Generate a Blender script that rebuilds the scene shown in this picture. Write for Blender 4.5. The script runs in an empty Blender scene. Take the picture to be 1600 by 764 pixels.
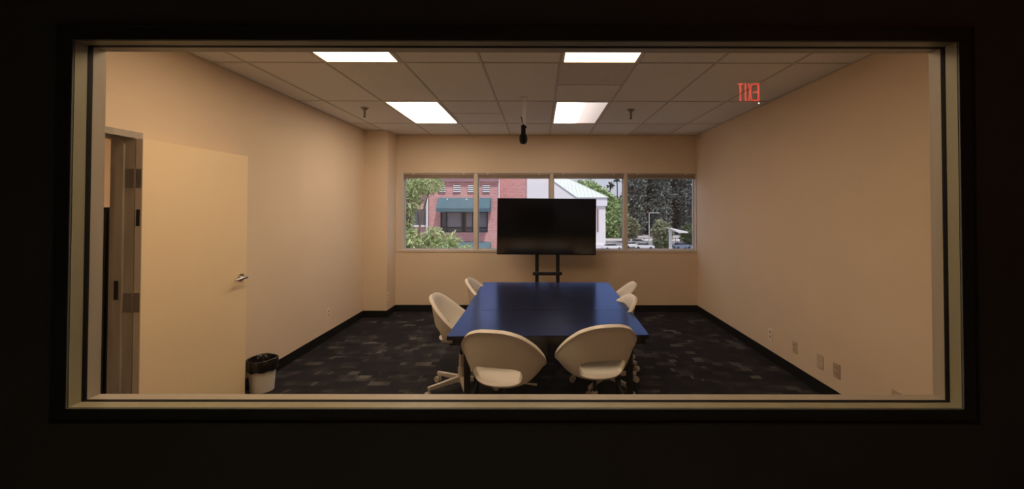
import bpy, bmesh, math, random
import numpy as np
from mathutils import Vector, Matrix
random.seed(7)
PI = math.pi
S = bpy.context.scene
C = S.collection

# ------------------------------------------------------------ camera
EYE = 1.60
FOC, PPX, PPY, YAW, PITCH, ROLL = 680.45, 843.35, 313.08, 0.00132, 0.01657, 0.00148
cy, sy, cp, sp = math.cos(YAW), math.sin(YAW), math.cos(PITCH), math.sin(PITCH)
fwd = Vector((sy*cp, cy*cp, sp)); rgt = Vector((cy, -sy, 0)); upv = rgt.cross(fwd)
r2 = rgt*math.cos(ROLL) + upv*math.sin(ROLL); u2 = -rgt*math.sin(ROLL) + upv*math.cos(ROLL)
cam = bpy.data.cameras.new('camera')
cam.sensor_width = 36; cam.lens = 36*FOC/1600
cam.shift_x = -(PPX-800)/1600; cam.shift_y = -(382-PPY)/1600
cam.clip_start = 0.02; cam.clip_end = 1500
co = bpy.data.objects.new('camera', cam); C.objects.link(co)
co.matrix_world = Matrix(((r2.x, u2.x, -fwd.x, 0), (r2.y, u2.y, -fwd.y, 0), (r2.z, u2.z, -fwd.z, EYE), (0, 0, 0, 1)))
S.camera = co

# ------------------------------------------------------------ sky, sun, exposure
W = bpy.data.worlds.new('world'); S.world = W; W.use_nodes = True
wn = W.node_tree
sky = wn.nodes.new('ShaderNodeTexSky'); sky.sky_type = 'NISHITA'; sky.sun_disc = False
sky.sun_elevation = math.radians(66); sky.sun_rotation = math.radians(165); sky.dust_density = 2.2; sky.ozone_density = 1.2
SKYMIX = wn.nodes.new('ShaderNodeMix'); SKYMIX.data_type = 'RGBA'; SKYMIX.inputs[0].default_value = 0.62
SKYMIX.inputs[7].default_value = (7.5, 7.5, 8.6, 1)
wn.links.new(sky.outputs[0], SKYMIX.inputs[6]); wn.links.new(SKYMIX.outputs[2], wn.nodes['Background'].inputs[0])
wn.nodes['Background'].inputs[1].default_value = 0.135
sun = bpy.data.lights.new('sun', 'SUN'); sun.energy = 4.1; sun.angle = math.radians(0.6); sun.color = (1, .95, .88)
so = bpy.data.objects.new('sun', sun); C.objects.link(so)
so.rotation_euler = Vector((-.24, .42, -1.0)).to_track_quat('-Z', 'Y').to_euler()
S.view_settings.view_transform = 'Standard'; S.view_settings.look = 'None'
S.view_settings.exposure = 0.0; S.view_settings.gamma = 1.0; S.view_settings.use_curve_mapping = False
LAMP = 10.0                      # radiance of the ceiling panels
LAMP_COL = (1.0, .72, .47)
LAMP_NEAR, LAMP_FAR = (1.0, .735, .47), (1.0, .79, .60)

# ------------------------------------------------------------ materials
def mat(name, col, rough=.6, metal=0, spec=.5, noise=0, nscale=20, bump=0, bscale=200, emit=None, estr=0, stretch=None, tint=None, coat=0):
    m = bpy.data.materials.new(name); m.use_nodes = True; t = m.node_tree; b = t.nodes['Principled BSDF']
    b.inputs['Base Color'].default_value = (*col, 1); b.inputs['Roughness'].default_value = rough
    b.inputs['Metallic'].default_value = metal; b.inputs['Specular IOR Level'].default_value = spec
    if coat: b.inputs['Coat Weight'].default_value = coat
    if tint: b.inputs['Specular Tint'].default_value = (*tint, 1)
    tc = t.nodes.new('ShaderNodeTexCoord'); src = tc.outputs['Object']
    if stretch:
        mp = t.nodes.new('ShaderNodeMapping'); mp.inputs['Scale'].default_value = stretch
        t.links.new(src, mp.inputs[0]); src = mp.outputs[0]
    if noise:
        n = t.nodes.new('ShaderNodeTexNoise'); n.inputs['Scale'].default_value = nscale; n.inputs['Detail'].default_value = 6
        r = t.nodes.new('ShaderNodeValToRGB')
        r.color_ramp.elements[0].position = .3; r.color_ramp.elements[1].position = .7
        r.color_ramp.elements[0].color = (*[c*(1-noise) for c in col], 1)
        r.color_ramp.elements[1].color = (*[min(1, c*(1+noise)) for c in col], 1)
        t.links.new(src, n.inputs[0]); t.links.new(n.outputs[0], r.inputs[0]); t.links.new(r.outputs[0], b.inputs['Base Color'])
    if bump:
        n = t.nodes.new('ShaderNodeTexNoise'); n.inputs['Scale'].default_value = bscale; n.inputs['Detail'].default_value = 3
        bp = t.nodes.new('ShaderNodeBump'); bp.inputs['Strength'].default_value = bump; bp.inputs['Distance'].default_value = .01
        t.links.new(src, n.inputs[0]); t.links.new(n.outputs[0], bp.inputs['Height']); t.links.new(bp.outputs[0], b.inputs['Normal'])
    if emit:
        b.inputs['Emission Color'].default_value = (*emit, 1); b.inputs['Emission Strength'].default_value = estr
    return m

def glass(name, f0=.045, tint=(1, 1, 1), rough=0.0):
    m = bpy.data.materials.new(name); m.use_nodes = True; t = m.node_tree; t.nodes.clear()
    o = t.nodes.new('ShaderNodeOutputMaterial'); tr = t.nodes.new('ShaderNodeBsdfTransparent'); gl = t.nodes.new('ShaderNodeBsdfGlossy')
    tr.inputs[0].default_value = (*tint, 1); gl.inputs['Roughness'].default_value = rough
    lw = t.nodes.new('ShaderNodeLayerWeight'); lw.inputs[0].default_value = .5
    p = t.nodes.new('ShaderNodeMath'); p.operation = 'POWER'; p.inputs[1].default_value = 5
    a = t.nodes.new('ShaderNodeMath'); a.operation = 'MULTIPLY_ADD'; a.inputs[1].default_value = 1-f0; a.inputs[2].default_value = f0
    mx = t.nodes.new('ShaderNodeMixShader')
    t.links.new(lw.outputs['Facing'], p.inputs[0]); t.links.new(p.outputs[0], a.inputs[0]); t.links.new(a.outputs[0], mx.inputs[0])
    t.links.new(tr.outputs[0], mx.inputs[1]); t.links.new(gl.outputs[0], mx.inputs[2]); t.links.new(mx.outputs[0], o.inputs[0])
    return m

def emission_panel(name, col, s, fade=False):
    m = bpy.data.materials.new(name); m.use_nodes = True; t = m.node_tree; t.nodes.clear()
    o = t.nodes.new('ShaderNodeOutputMaterial'); e = t.nodes.new('ShaderNodeEmission')
    e.inputs[0].default_value = (*col, 1); e.inputs[1].default_value = s; t.links.new(e.outputs[0], o.inputs[0])
    if fade:      # a tired tube: one side of this panel gives less light
        tc = t.nodes.new('ShaderNodeTexCoord'); sx = t.nodes.new('ShaderNodeSeparateXYZ'); mr = t.nodes.new('ShaderNodeMapRange')
        mr.inputs['From Min'].default_value = -.10; mr.inputs['From Max'].default_value = .06; mr.inputs['To Min'].default_value = s*1.5; mr.inputs['To Max'].default_value = 0
        m2 = t.nodes.new('ShaderNodeMapRange'); m2.inputs['From Min'].default_value = -.06; m2.inputs['From Max'].default_value = .24; m2.inputs['To Min'].default_value = 1.5; m2.inputs['To Max'].default_value = .78
        mm = t.nodes.new('ShaderNodeMath'); mm.operation = 'MAXIMUM'; t.links.new(sx.outputs['X'], m2.inputs['Value']); t.links.new(m2.outputs[0], mm.inputs[1])
        t.links.new(tc.outputs['Object'], sx.inputs[0]); t.links.new(sx.outputs['X'], mr.inputs['Value']); t.links.new(mr.outputs[0], mm.inputs[0]); t.links.new(mm.outputs[0], e.inputs[1])
        mc = t.nodes.new('ShaderNodeMapRange'); mc.inputs['From Min'].default_value = -.14; mc.inputs['From Max'].default_value = -.04
        mx = t.nodes.new('ShaderNodeMix'); mx.data_type = 'RGBA'; mx.inputs[6].default_value = (*col, 1); mx.inputs[7].default_value = (1, .83, .76, 1)
        t.links.new(sx.outputs['X'], mc.inputs['Value']); t.links.new(mc.outputs[0], mx.inputs[0]); t.links.new(mx.outputs[2], e.inputs[0])
    return m

def carpet_material():
    m = bpy.data.materials.new('patchwork carpet'); m.use_nodes = True; t = m.node_tree; b = t.nodes['Principled BSDF']
    b.inputs['Roughness'].default_value = .95; b.inputs['Specular IOR Level'].default_value = .1
    tc = t.nodes.new('ShaderNodeTexCoord')
    def patches(w, h, off, scale):
        br = t.nodes.new('ShaderNodeTexBrick'); br.offset = off; br.squash = 1.0; br.squash_frequency = 2
        br.inputs['Scale'].default_value = 1; br.inputs['Brick Width'].default_value = w; br.inputs['Row Height'].default_value = h
        br.inputs['Mortar Size'].default_value = 0; br.inputs['Color1'].default_value = (0, 0, 0, 1); br.inputs['Color2'].default_value = (1, 1, 1, 1)
        mp = t.nodes.new('ShaderNodeMapping'); mp.inputs['Location'].default_value = scale
        t.links.new(tc.outputs['Object'], mp.inputs[0]); t.links.new(mp.outputs[0], br.inputs[0]); return br
    a = patches(.16, .085, .37, (10, 10, 0)); c = patches(.095, .125, .61, (23.3, 31.7, 0))
    mul = t.nodes.new('ShaderNodeMath'); mul.operation = 'MULTIPLY'
    t.links.new(a.outputs['Color'], mul.inputs[0]); t.links.new(c.outputs['Color'], mul.inputs[1])
    r = t.nodes.new('ShaderNodeValToRGB'); r.color_ramp.interpolation = 'LINEAR'
    e = r.color_ramp.elements
    e[0].position = 0; e[0].color = (.023, .0235, .028, 1); e[1].position = 1; e[1].color = (.16, .16, .158, 1)
    for p_, c_ in ((.25, (.034, .031, .037)), (.5, (.049, .046, .052)), (.66, (.078, .075, .076))):
        x = e.new(p_); x.color = (*c_, 1)
    t.links.new(mul.outputs[0], r.inputs[0])
    n = t.nodes.new('ShaderNodeTexNoise'); n.inputs['Scale'].default_value = 260; n.inputs['Detail'].default_value = 3
    mx = t.nodes.new('ShaderNodeMix'); mx.data_type = 'RGBA'; mx.blend_type = 'MULTIPLY'; mx.inputs[0].default_value = .75
    rr = t.nodes.new('ShaderNodeValToRGB'); rr.color_ramp.elements[0].position = .3; rr.color_ramp.elements[0].color = (.35, .35, .35, 1); rr.color_ramp.elements[1].position = .7
    t.links.new(tc.outputs['Object'], n.inputs[0]); t.links.new(n.outputs[0], rr.inputs[0])
    t.links.new(r.outputs[0], mx.inputs[6]); t.links.new(rr.outputs[0], mx.inputs[7]); t.links.new(mx.outputs[2], b.inputs['Base Color'])
    bp = t.nodes.new('ShaderNodeBump'); bp.inputs['Strength'].default_value = .4; bp.inputs['Distance'].default_value = .004
    t.links.new(n.outputs[0], bp.inputs['Height']); t.links.new(bp.outputs[0], b.inputs['Normal'])
    return m

def brick_material(name, c1, c2, mortar):
    m = bpy.data.materials.new(name); m.use_nodes = True; t = m.node_tree; b = t.nodes['Principled BSDF']
    b.inputs['Roughness'].default_value = .9
    tc = t.nodes.new('ShaderNodeTexCoord'); mp = t.nodes.new('ShaderNodeMapping'); mp.inputs['Rotation'].default_value = (PI/2, 0, 0)
    br = t.nodes.new('ShaderNodeTexBrick'); br.inputs['Scale'].default_value = 1
    br.inputs['Brick Width'].default_value = .30; br.inputs['Row Height'].default_value = .12; br.inputs['Mortar Size'].default_value = .012
    br.inputs['Color1'].default_value = (*c1, 1); br.inputs['Color2'].default_value = (*c2, 1); br.inputs['Mortar'].default_value = (*mortar, 1)
    t.links.new(tc.outputs['Object'], mp.inputs[0]); t.links.new(mp.outputs[0], br.inputs[0]); t.links.new(br.outputs[0], b.inputs['Base Color'])
    return m

M = dict(
    wall=mat('warm beige wall paint', (.79, .63, .46), .75, noise=.03, nscale=1.2, bump=.08, bscale=90),
    tile=mat('mineral fibre ceiling tile', (.86, .84, .80), .9, noise=.06, nscale=60, bump=.5, bscale=150),
    tile_dark=mat('stained ceiling tile', (.74, .70, .68), .9, noise=.08, nscale=20, bump=.5, bscale=150),
    grid=mat('painted ceiling grid', (.60, .56, .50), .5),
    plenum=mat('plenum', (.2, .2, .2), .9),
    carpet=carpet_material(),
    base=mat('black rubber baseboard', (.006, .006, .007), .6, spec=.25),
    hall=mat('dark hall paint', (.30, .31, .30), .8, noise=.05, nscale=3),
    hall_floor=mat('dark hall carpet', (.24, .25, .25), .95),
    hframe=mat('dark painted steel frame', (.16, .17, .15), .5),
    reveal=mat('olive grey painted steel reveal', (.46, .42, .27), .45, noise=.06, nscale=4, stretch=(6, 6, .5)),
    reveal_in=mat('grey painted steel reveal', (.42, .365, .29), .45, noise=.06, nscale=4, stretch=(6, 6, .5)),
    gasket=mat('black glazing gasket', (.004, .004, .004), .7, spec=.2),
    doorpaint=mat('cream door paint', (.90, .71, .455), .5, noise=.02, nscale=2),
    dframe=mat('grey steel door frame', (.40, .35, .29), .4, noise=.15, nscale=5, stretch=(4, 4, .4)),
    dedge=mat('grey door edge', (.62, .54, .45), .45),
    steel=mat('brushed steel', (.33, .30, .27), .38, metal=.85, noise=.1, nscale=60),
    dark=mat('black recess', (.012, .011, .01), .5),
    chrome=mat('satin chrome', (.55, .52, .5), .22, metal=1),
    wframe=mat('beige window frame', (.74, .64, .54), .5),
    alum=mat('pale aluminium', (.6, .62, .66), .35, metal=.3),
    blind=mat('tan blind', (.42, .33, .25), .6, noise=.08, nscale=30),
    white=mat('white chair plastic', (.84, .80, .74), .38, noise=.015, nscale=5),
    whitemetal=mat('white powder coated steel', (.72, .67, .60), .4),
    castor=mat('pale grey caster', (.62, .58, .52), .45),
    table=None,
    tedge=mat('black table edge', (.008, .008, .01), .4),
    blackmetal=mat('black steel', (.010, .010, .011), .45),
    gloss=mat('television screen glass', (.003, .003, .0035), .10, spec=.9),
    bezel=mat('black plastic bezel', (.008, .008, .008), .35),
    bag=mat('black bin liner', (.012, .011, .010), .28, bump=1.0, bscale=28),
    bin=mat('white plastic bin', (.72, .68, .62), .5),
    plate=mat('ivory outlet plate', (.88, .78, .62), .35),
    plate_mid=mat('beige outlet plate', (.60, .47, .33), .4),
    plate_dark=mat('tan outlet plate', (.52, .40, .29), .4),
    slot=mat('outlet slot', (.10, .08, .06), .6),
    mic=mat('black microphone foam', (.005, .005, .005), .8, spec=.2, bump=.6, bscale=150),
    cord=mat('pale cord', (.75, .7, .62), .5),
    brass=mat('sprinkler metal', (.30, .25, .21), .3, metal=.8),
    lens_frame=mat('white light frame', (.75, .66, .55), .4),
    glass=glass('clear glass', .055), wglass=glass('window glass', .05, (.93, .94, .97)),
    brick=brick_material('red brick', (.56, .22, .20), (.66, .31, .28), (.72, .52, .50)),
    mauve_shade=mat('mauve cornice shade', (.36, .20, .23), .9),
    brick_pale=brick_material('pale brick', (.58, .30, .27), (.68, .40, .36), (.7, .55, .5)),
    teal=mat('teal awning canvas', (.085, .155, .18), .8, noise=.08, nscale=2),
    louvre=mat('white louvre', (.8, .78, .76), .6),
    pane_dark=mat('dark window pane', (.10, .095, .10), .12, spec=.8),
    pane_pale=mat('window curtain', (.30, .27, .28), .5),
    bronze=mat('bronze window frame', (.05, .045, .045), .5),
    stucco=mat('white stucco', (.88, .85, .85), .8),
    stucco_trim=mat('white cornice', (.86, .84, .88), .7),
    roof=mat('pale green metal roof', (.66, .71, .65), .45, noise=.05, nscale=1),
    rib=mat('roof seam', (.56, .61, .55), .5),
    asphalt=mat('asphalt', (.20, .19, .20), .95, noise=.15, nscale=.4),
    street=mat('pale street', (.42, .38, .38), .95, noise=.1, nscale=.3),
    concrete=mat('pale concrete', (.62, .58, .56), .9),
    paint=mat('white line', (.8, .8, .8), .8),
    bark=mat('bark', (.16, .12, .09), .9, noise=.3, nscale=6),
    bark_dark=mat('dark bark', (.06, .06, .055), .9, noise=.3, nscale=3),
    carwhite=mat('white car paint', (.85, .85, .87), .2, coat=.6),
    cargrey=mat('silver car paint', (.45, .47, .5), .25, metal=.4),
    carblue=mat('slate blue car paint', (.16, .22, .32), .25, coat=.6),
    carglass=mat('car glass', (.02, .025, .03), .05, spec=.9),
    tyre=mat('tyre', (.02, .02, .02), .9),
    pole=mat('pale grey pole', (.6, .6, .62), .5),
)
def table_material():
    m = bpy.data.materials.new('dark blue table laminate'); m.use_nodes = True; t = m.node_tree; b = t.nodes['Principled BSDF']
    b.inputs['Roughness'].default_value = .6; b.inputs['Specular IOR Level'].default_value = 0
    tc = t.nodes.new('ShaderNodeTexCoord'); n = t.nodes.new('ShaderNodeTexNoise'); n.inputs['Scale'].default_value = 2.2; n.inputs['Detail'].default_value = 5
    r = t.nodes.new('ShaderNodeValToRGB'); r.color_ramp.elements[0].color = (.012, .014, .034, 1); r.color_ramp.elements[1].color = (.020, .021, .046, 1)
    t.links.new(tc.outputs['Object'], n.inputs[0]); t.links.new(n.outputs[0], r.inputs[0]); t.links.new(r.outputs[0], b.inputs['Base Color'])
    g = t.nodes.new('ShaderNodeBsdfGlossy'); g.inputs[0].default_value = (.35, .48, .86, 1)
    rr = t.nodes.new('ShaderNodeMapRange'); rr.inputs['To Min'].default_value = .15; rr.inputs['To Max'].default_value = .24
    t.links.new(n.outputs[0], rr.inputs['Value']); t.links.new(rr.outputs[0], g.inputs['Roughness'])
    lw = t.nodes.new('ShaderNodeLayerWeight'); lw.inputs[0].default_value = .5
    p = t.nodes.new('ShaderNodeMath'); p.operation = 'POWER'; p.inputs[1].default_value = 5
    a = t.nodes.new('ShaderNodeMath'); a.operation = 'MULTIPLY_ADD'; a.inputs[1].default_value = .94; a.inputs[2].default_value = .06
    t.links.new(lw.outputs['Facing'], p.inputs[0]); t.links.new(p.outputs[0], a.inputs[0])
    mx = t.nodes.new('ShaderNodeMixShader'); o = t.nodes['Material Output']
    t.links.new(a.outputs[0], mx.inputs[0]); t.links.new(b.outputs[0], mx.inputs[1]); t.links.new(g.outputs[0], mx.inputs[2]); t.links.new(mx.outputs[0], o.inputs[0])
    return m
M['table'] = table_material()
def leafmat(name, c, var=.35, trans=.25):
    m = bpy.data.materials.new(name); m.use_nodes = True; t = m.node_tree; b = t.nodes['Principled BSDF']
    b.inputs['Roughness'].default_value = .7; b.inputs['Specular IOR Level'].default_value = .25
    g = t.nodes.new('ShaderNodeNewGeometry'); r = t.nodes.new('ShaderNodeValToRGB')
    r.color_ramp.elements[0].color = (*[x*(1-var) for x in c], 1); r.color_ramp.elements[1].color = (*[min(1, x*(1+var)) for x in c], 1)
    t.links.new(g.outputs['Random Per Island'], r.inputs[0]); t.links.new(r.outputs[0], b.inputs['Base Color'])
    tl = t.nodes.new('ShaderNodeBsdfTranslucent'); t.links.new(r.outputs[0], tl.inputs[0])
    mx = t.nodes.new('ShaderNodeMixShader'); mx.inputs[0].default_value = trans
    o = t.nodes['Material Output']; t.links.new(b.outputs[0], mx.inputs[1]); t.links.new(tl.outputs[0], mx.inputs[2]); t.links.new(mx.outputs[0], o.inputs[0])
    return m
L = dict(near=leafmat('long green leaves', (.48, .56, .28), .45, .4), dark=leafmat('dark grey green foliage', (.150, .172, .155), .6, .1),
         bright=leafmat('bright green foliage', (.33, .44, .20), .4), mid=leafmat('olive green foliage', (.27, .29, .18), .4),
         palm=leafmat('palm fronds', (.10, .13, .09), .4), hedge=leafmat('hedge foliage', (.13, .17, .09), .4))

# ------------------------------------------------------------ mesh helpers
class MB:
    def __init__(s): s.bm = bmesh.new()
    def box(s, x0, x1, y0, y1, z0, z1, bev=0, mtx=None):
        r = bmesh.ops.create_cube(s.bm, size=1)
        vs = r['verts']
        for v in vs: v.co = Vector(((x0+x1)/2+v.co.x*(x1-x0), (y0+y1)/2+v.co.y*(y1-y0), (z0+z1)/2+v.co.z*(z1-z0)))
        if bev:
            es = list({e for v in vs for e in v.link_edges})
            rr = bmesh.ops.bevel(s.bm, geom=es, offset=bev, segments=2, affect='EDGES', profile=.5)
            vs = list({v for f in rr['faces'] for v in f.verts} | {v for v in vs if v.is_valid})
        if mtx: bmesh.ops.transform(s.bm, matrix=mtx, verts=[v for v in vs if v.is_valid])
        return s
    def tube(s, pts, rad, n=10, caps=True):
        pts = [Vector(p) for p in pts]; rad = rad if isinstance(rad, (list, tuple)) else [rad]*len(pts)
        rings = []; ref = None
        for i, p in enumerate(pts):
            d = (pts[min(i+1, len(pts)-1)]-pts[max(i-1, 0)]).normalized()
            if ref is None: ref = Vector((1, 0, 0)) if abs(d.x) < .8 else Vector((0, 0, 1))
            a = d.cross(ref).normalized(); b = d.cross(a).normalized(); ref = -b if False else b.cross(d) if False else ref
            rings.append([s.bm.verts.new(p+(a*math.cos(2*PI*k/n)+b*math.sin(2*PI*k/n))*rad[i]) for k in range(n)])
        for r0, r1 in zip(rings, rings[1:]):
            for k in range(n): s.bm.faces.new((r0[k], r0[(k+1) % n], r1[(k+1) % n], r1[k]))
        if caps: s.bm.faces.new(rings[0]); s.bm.faces.new(rings[-1][::-1])
        return s
    def lathe(s, prof, cx=0, cy=0, n=24, cap=True):
        rings = [[s.bm.verts.new((cx+r*math.cos(2*PI*k/n), cy+r*math.sin(2*PI*k/n), z)) for k in range(n)] for r, z in prof]
        for r0, r1 in zip(rings, rings[1:]):
            for k in range(n): s.bm.faces.new((r0[k], r0[(k+1) % n], r1[(k+1) % n], r1[k]))
        if cap: s.bm.faces.new(rings[0]); s.bm.faces.new(rings[-1])
        return s
    def prism(s, poly, axis, a, b):
        # poly of 2-D points extruded along axis ('x','y','z') from a to b
        def P(u, v, w): return {'x': (w, u, v), 'y': (u, w, v), 'z': (u, v, w)}[axis]
        v0 = [s.bm.verts.new(P(u, v, a)) for u, v in poly]; v1 = [s.bm.verts.new(P(u, v, b)) for u, v in poly]
        s.bm.faces.new(v0); s.bm.faces.new(v1[::-1])
        for k in range(len(poly)): s.bm.faces.new((v0[k], v0[(k+1) % len(poly)], v1[(k+1) % len(poly)], v1[k]))
        return s
    def build(s, name, m, parent=None, smooth=False, loc=None, keep=False):
        if not keep: bmesh.ops.recalc_face_normals(s.bm, faces=s.bm.faces)
        me = bpy.data.meshes.new(name); s.bm.to_mesh(me); s.bm.free()
        return link(name, me, m, parent, smooth, loc)
def link(name, me, m, parent=None, smooth=False, loc=None):
    if m and not me.materials: me.materials.append(m)
    if smooth:
        me.polygons.foreach_set('use_smooth', [True]*len(me.polygons)); me.update()
        me.set_sharp_from_angle(angle=math.radians(40))
    o = bpy.data.objects.new(name, me); C.objects.link(o)
    if parent: o.parent = parent
    if loc: o.location = loc
    return o
def box(name, m, x0, x1, y0, y1, z0, z1, parent=None, bev=0): return MB().box(x0, x1, y0, y1, z0, z1, bev).build(name, m, parent, smooth=bev > 0)
def tag(o, label=None, cat=None, group=None, kind=None):
    if label: o['label'] = label
    if cat: o['category'] = cat
    if group: o['group'] = group
    if kind: o['kind'] = kind
    return o
def empty(name, loc=(0, 0, 0), rz=0, label=None, cat=None, group=None, kind=None):
    o = bpy.data.objects.new(name, None); C.objects.link(o); o.location = loc; o.rotation_euler = (0, 0, rz); o.empty_display_size = .1
    return tag(o, label, cat, group, kind)
KIDS = lambda o: [c for c in C.objects if c.parent == o]
def copy_tree(o, parent=None):
    c = o.copy(); C.objects.link(c); c.parent = parent
    for k in KIDS(o): copy_tree(k, c)
    return c
def structure(o, label, cat): return tag(o, label, cat, kind='structure')

# ------------------------------------------------------------ room shell
XL, XR, YN, YB, H = -2.56, 2.437, 1.758, 6.738, 2.7255
YF = 1.65
WT = .15
# floor and ceiling slab
structure(box('floor', M['carpet'], XL, XR, YN-.01, YB, -.05, 0), 'dark patchwork carpet floor of the meeting room', 'floor')
ceil = structure(box('ceiling', M['plenum'], XL-.3, XR+.3, YN-.1, YB+.25, H+.06, H+.16), 'suspended ceiling of pale mineral tiles', 'ceiling')
structure(MB().box(XR, XR+WT, YF, YB+.2, -.05, H+.1).build('wall_right', M['wall']), 'plain beige right wall with four outlets', 'wall')
# left wall with doorway
DY0, DY1, DZ = 1.835, 2.745, 2.035       # clear opening
wl = MB(); wl.box(XL-.14, XL, DY1+.03, YB+.2, -.05, H+.1).box(XL-.14, XL, YF, DY0-.03, -.05, H+.1).box(XL-.14, XL, DY0-.03, DY1+.03, DZ+.03, H+.1)
structure(wl.build('wall_left', M['wall']), 'beige left wall with an open doorway', 'wall')
# back wall with window band
WX0, WX1, WZ0, WZ1 = -2.19, XR, .935, 2.155
wb = MB(); wb.box(XL, XR, YB, YB+.2, -.05, WZ0).box(XL, XR, YB, YB+.2, WZ1, H+.1).box(XL, WX0, YB, YB+.2, WZ0, WZ1)
structure(wb.build('wall_back', M['wall']), 'beige back wall around the ribbon window', 'wall')
# column in the back left corner
CX1, CY0 = -2.215, 6.36
structure(MB().box(XL, CX1, CY0, YB, 0, H).build('column_back_left', M['wall']), 'square beige column in the back left corner', 'column')
# front wall with the observation window opening
OX0, OX1, OZ0, OZ1 = -1.766, 1.5917, .848, 2.2325
fr = .02
WM = YF+.06
wf = MB(); wf.box(-4.2, OX0-fr, YF, WM, -.05, H+.1).box(OX1+fr, 4.2, YF, WM, -.05, H+.1).box(OX0-fr, OX1+fr, YF, WM, -.05, OZ0-fr).box(OX0-fr, OX1+fr, YF, WM, OZ1+fr, H+.1)
structure(wf.build('wall_front', M['hall']), 'dark unlit wall framing the observation window', 'wall')
wr = MB(); wr.box(XL, OX0-fr, YF+.06, YN, 0, H+.1).box(OX1+fr, XR, YF+.06, YN, 0, H+.1).box(OX0-fr, OX1+fr, YF+.06, YN, 0, OZ0-fr).box(OX0-fr, OX1+fr, YF+.06, YN, OZ1+fr, H+.1)
structure(wr.build('wall_front_room', M['wall']), 'beige room side of the wall around the observation window', 'wall')
# baseboards
BH = .10; bt = .008
structure(box('baseboard_right', M['base'], XR-bt, XR, YN, YB, 0, BH), 'black rubber baseboard along the right wall', 'baseboard')
structure(box('baseboard_left', M['base'], XL, XL+bt, DY1+.055, CY0, 0, BH), 'black rubber baseboard along the left wall', 'baseboard')
structure(MB().box(CX1, XR-bt, YB-bt, YB, 0, BH).build('baseboard_back', M['base']), 'black rubber baseboard under the ribbon window', 'baseboard')
structure(MB().box(XL+bt, CX1+bt, CY0-bt, CY0, 0, BH).box(CX1, CX1+bt, CY0, YB-bt, 0, BH).build('baseboard_column', M['base']), 'black rubber baseboard around the corner column', 'baseboard')

# ceiling tiles and grid
T = .6096; GX0 = .1588; GY0 = 5.8115
xs = [XL] + [GX0+i*T for i in range(-4, 4)] + [XR]
ys = [YN] + [GY0-2*T*j for j in (3, 2, 1, 0)] + [YB]
LIGHTS = {(2, 1), (5, 1), (2, 3), (5, 3)}
tile_cache = {}
def tile(x0, x1, y0, y1, m):
    g = .0085
    key = (round(x1-x0, 3), round(y1-y0, 3), m.name)
    if key not in tile_cache:
        tile_cache[key] = MB().box(-(x1-x0)/2+g, (x1-x0)/2-g, -(y1-y0)/2+g, (y1-y0)/2-g, 0, .015, .003).build('ceiling_tile', m, ceil)
        o = tile_cache[key]
    else:
        o = tile_cache[key].copy(); C.objects.link(o)
    o.location = ((x0+x1)/2, (y0+y1)/2, H+.002+random.uniform(0, .002))
for i in range(len(xs)-1):
    for j in range(len(ys)-1):
        if (i, j) in LIGHTS: continue
        x0, x1, y0, y1 = xs[i], xs[i+1], ys[j], ys[j+1]
        m = M['tile']
        if (i, j) == (7, 4): m = M['tile_dark']
        if (i, j) in ((3, 3), (5, 2)):
            ym = (y0+y1)/2
            tile(x0, x1, y0, ym, M['tile_dark'] if i == 5 else M['tile']); tile(x0, x1, ym, y1, M['tile'])
            box('grid_bar', M['grid'], x0+.012, x1-.012, ym-.009, ym+.009, H-.001, H+.03, ceil)
        else: tile(x0, x1, y0, y1, m)
for x in xs[1:-1]: box('grid_bar', M['grid'], x-.008, x+.008, YN, YB, H-.002, H+.032, ceil)
for y in ys[1:-1]: box('grid_bar', M['grid'], XL, XR, y-.008, y+.008, H-.0025, H+.0315, ceil)
gt = MB().box(XL, XL+.014, YN, YB, H-.004, H+.02).box(XR-.014, XR, YN, YB, H-.004, H+.02).box(XL, XR, YB-.014, YB, H-.004, H+.02)
gt.build('wall_angle', M['grid'], ceil)
for k, (i, j, lab) in enumerate(((2, 3, 'glowing ceiling light panel at the far left, near the left sprinkler'), (5, 3, 'glowing ceiling light panel at the far right, beside the hanging microphone'),
                                 (2, 1, 'glowing ceiling light panel at the near left, cut by the window frame top'), (5, 1, 'glowing ceiling light panel at the near right, cut by the window frame top'))):
    x0, x1, y0, y1 = xs[i]+.01, xs[i+1]-.01, ys[j]+.01, ys[j+1]-.01
    t = empty('ceiling_light', ((x0+x1)/2, (y0+y1)/2, H), 0, lab, 'ceiling light', 'recessed ceiling light panels')
    hx, hy = (x1-x0)/2, (y1-y0)/2; f = .022
    MB().box(-hx, hx, -hy, -hy+f, -.004, .03).box(-hx, hx, hy-f, hy, -.004, .03).box(-hx, -hx+f, -hy+f, hy-f, -.004, .03).box(hx-f, hx, -hy+f, hy-f, -.004, .03).build('frame', M['lens_frame'], t)
    MB().box(-hx+f, hx-f, -hy+f, hy-f, .004, .012).build('diffuser', emission_panel('lit diffuser %s' % 'abcd'[k], (LAMP_FAR, LAMP_FAR, LAMP_NEAR, LAMP_NEAR)[k], LAMP*(1.25, .75, 1.15, .85)[k], fade=(k == 1)), t)
    box('housing', M['lens_frame'], -hx, hx, -hy, hy, .03, .05, t)

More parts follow.
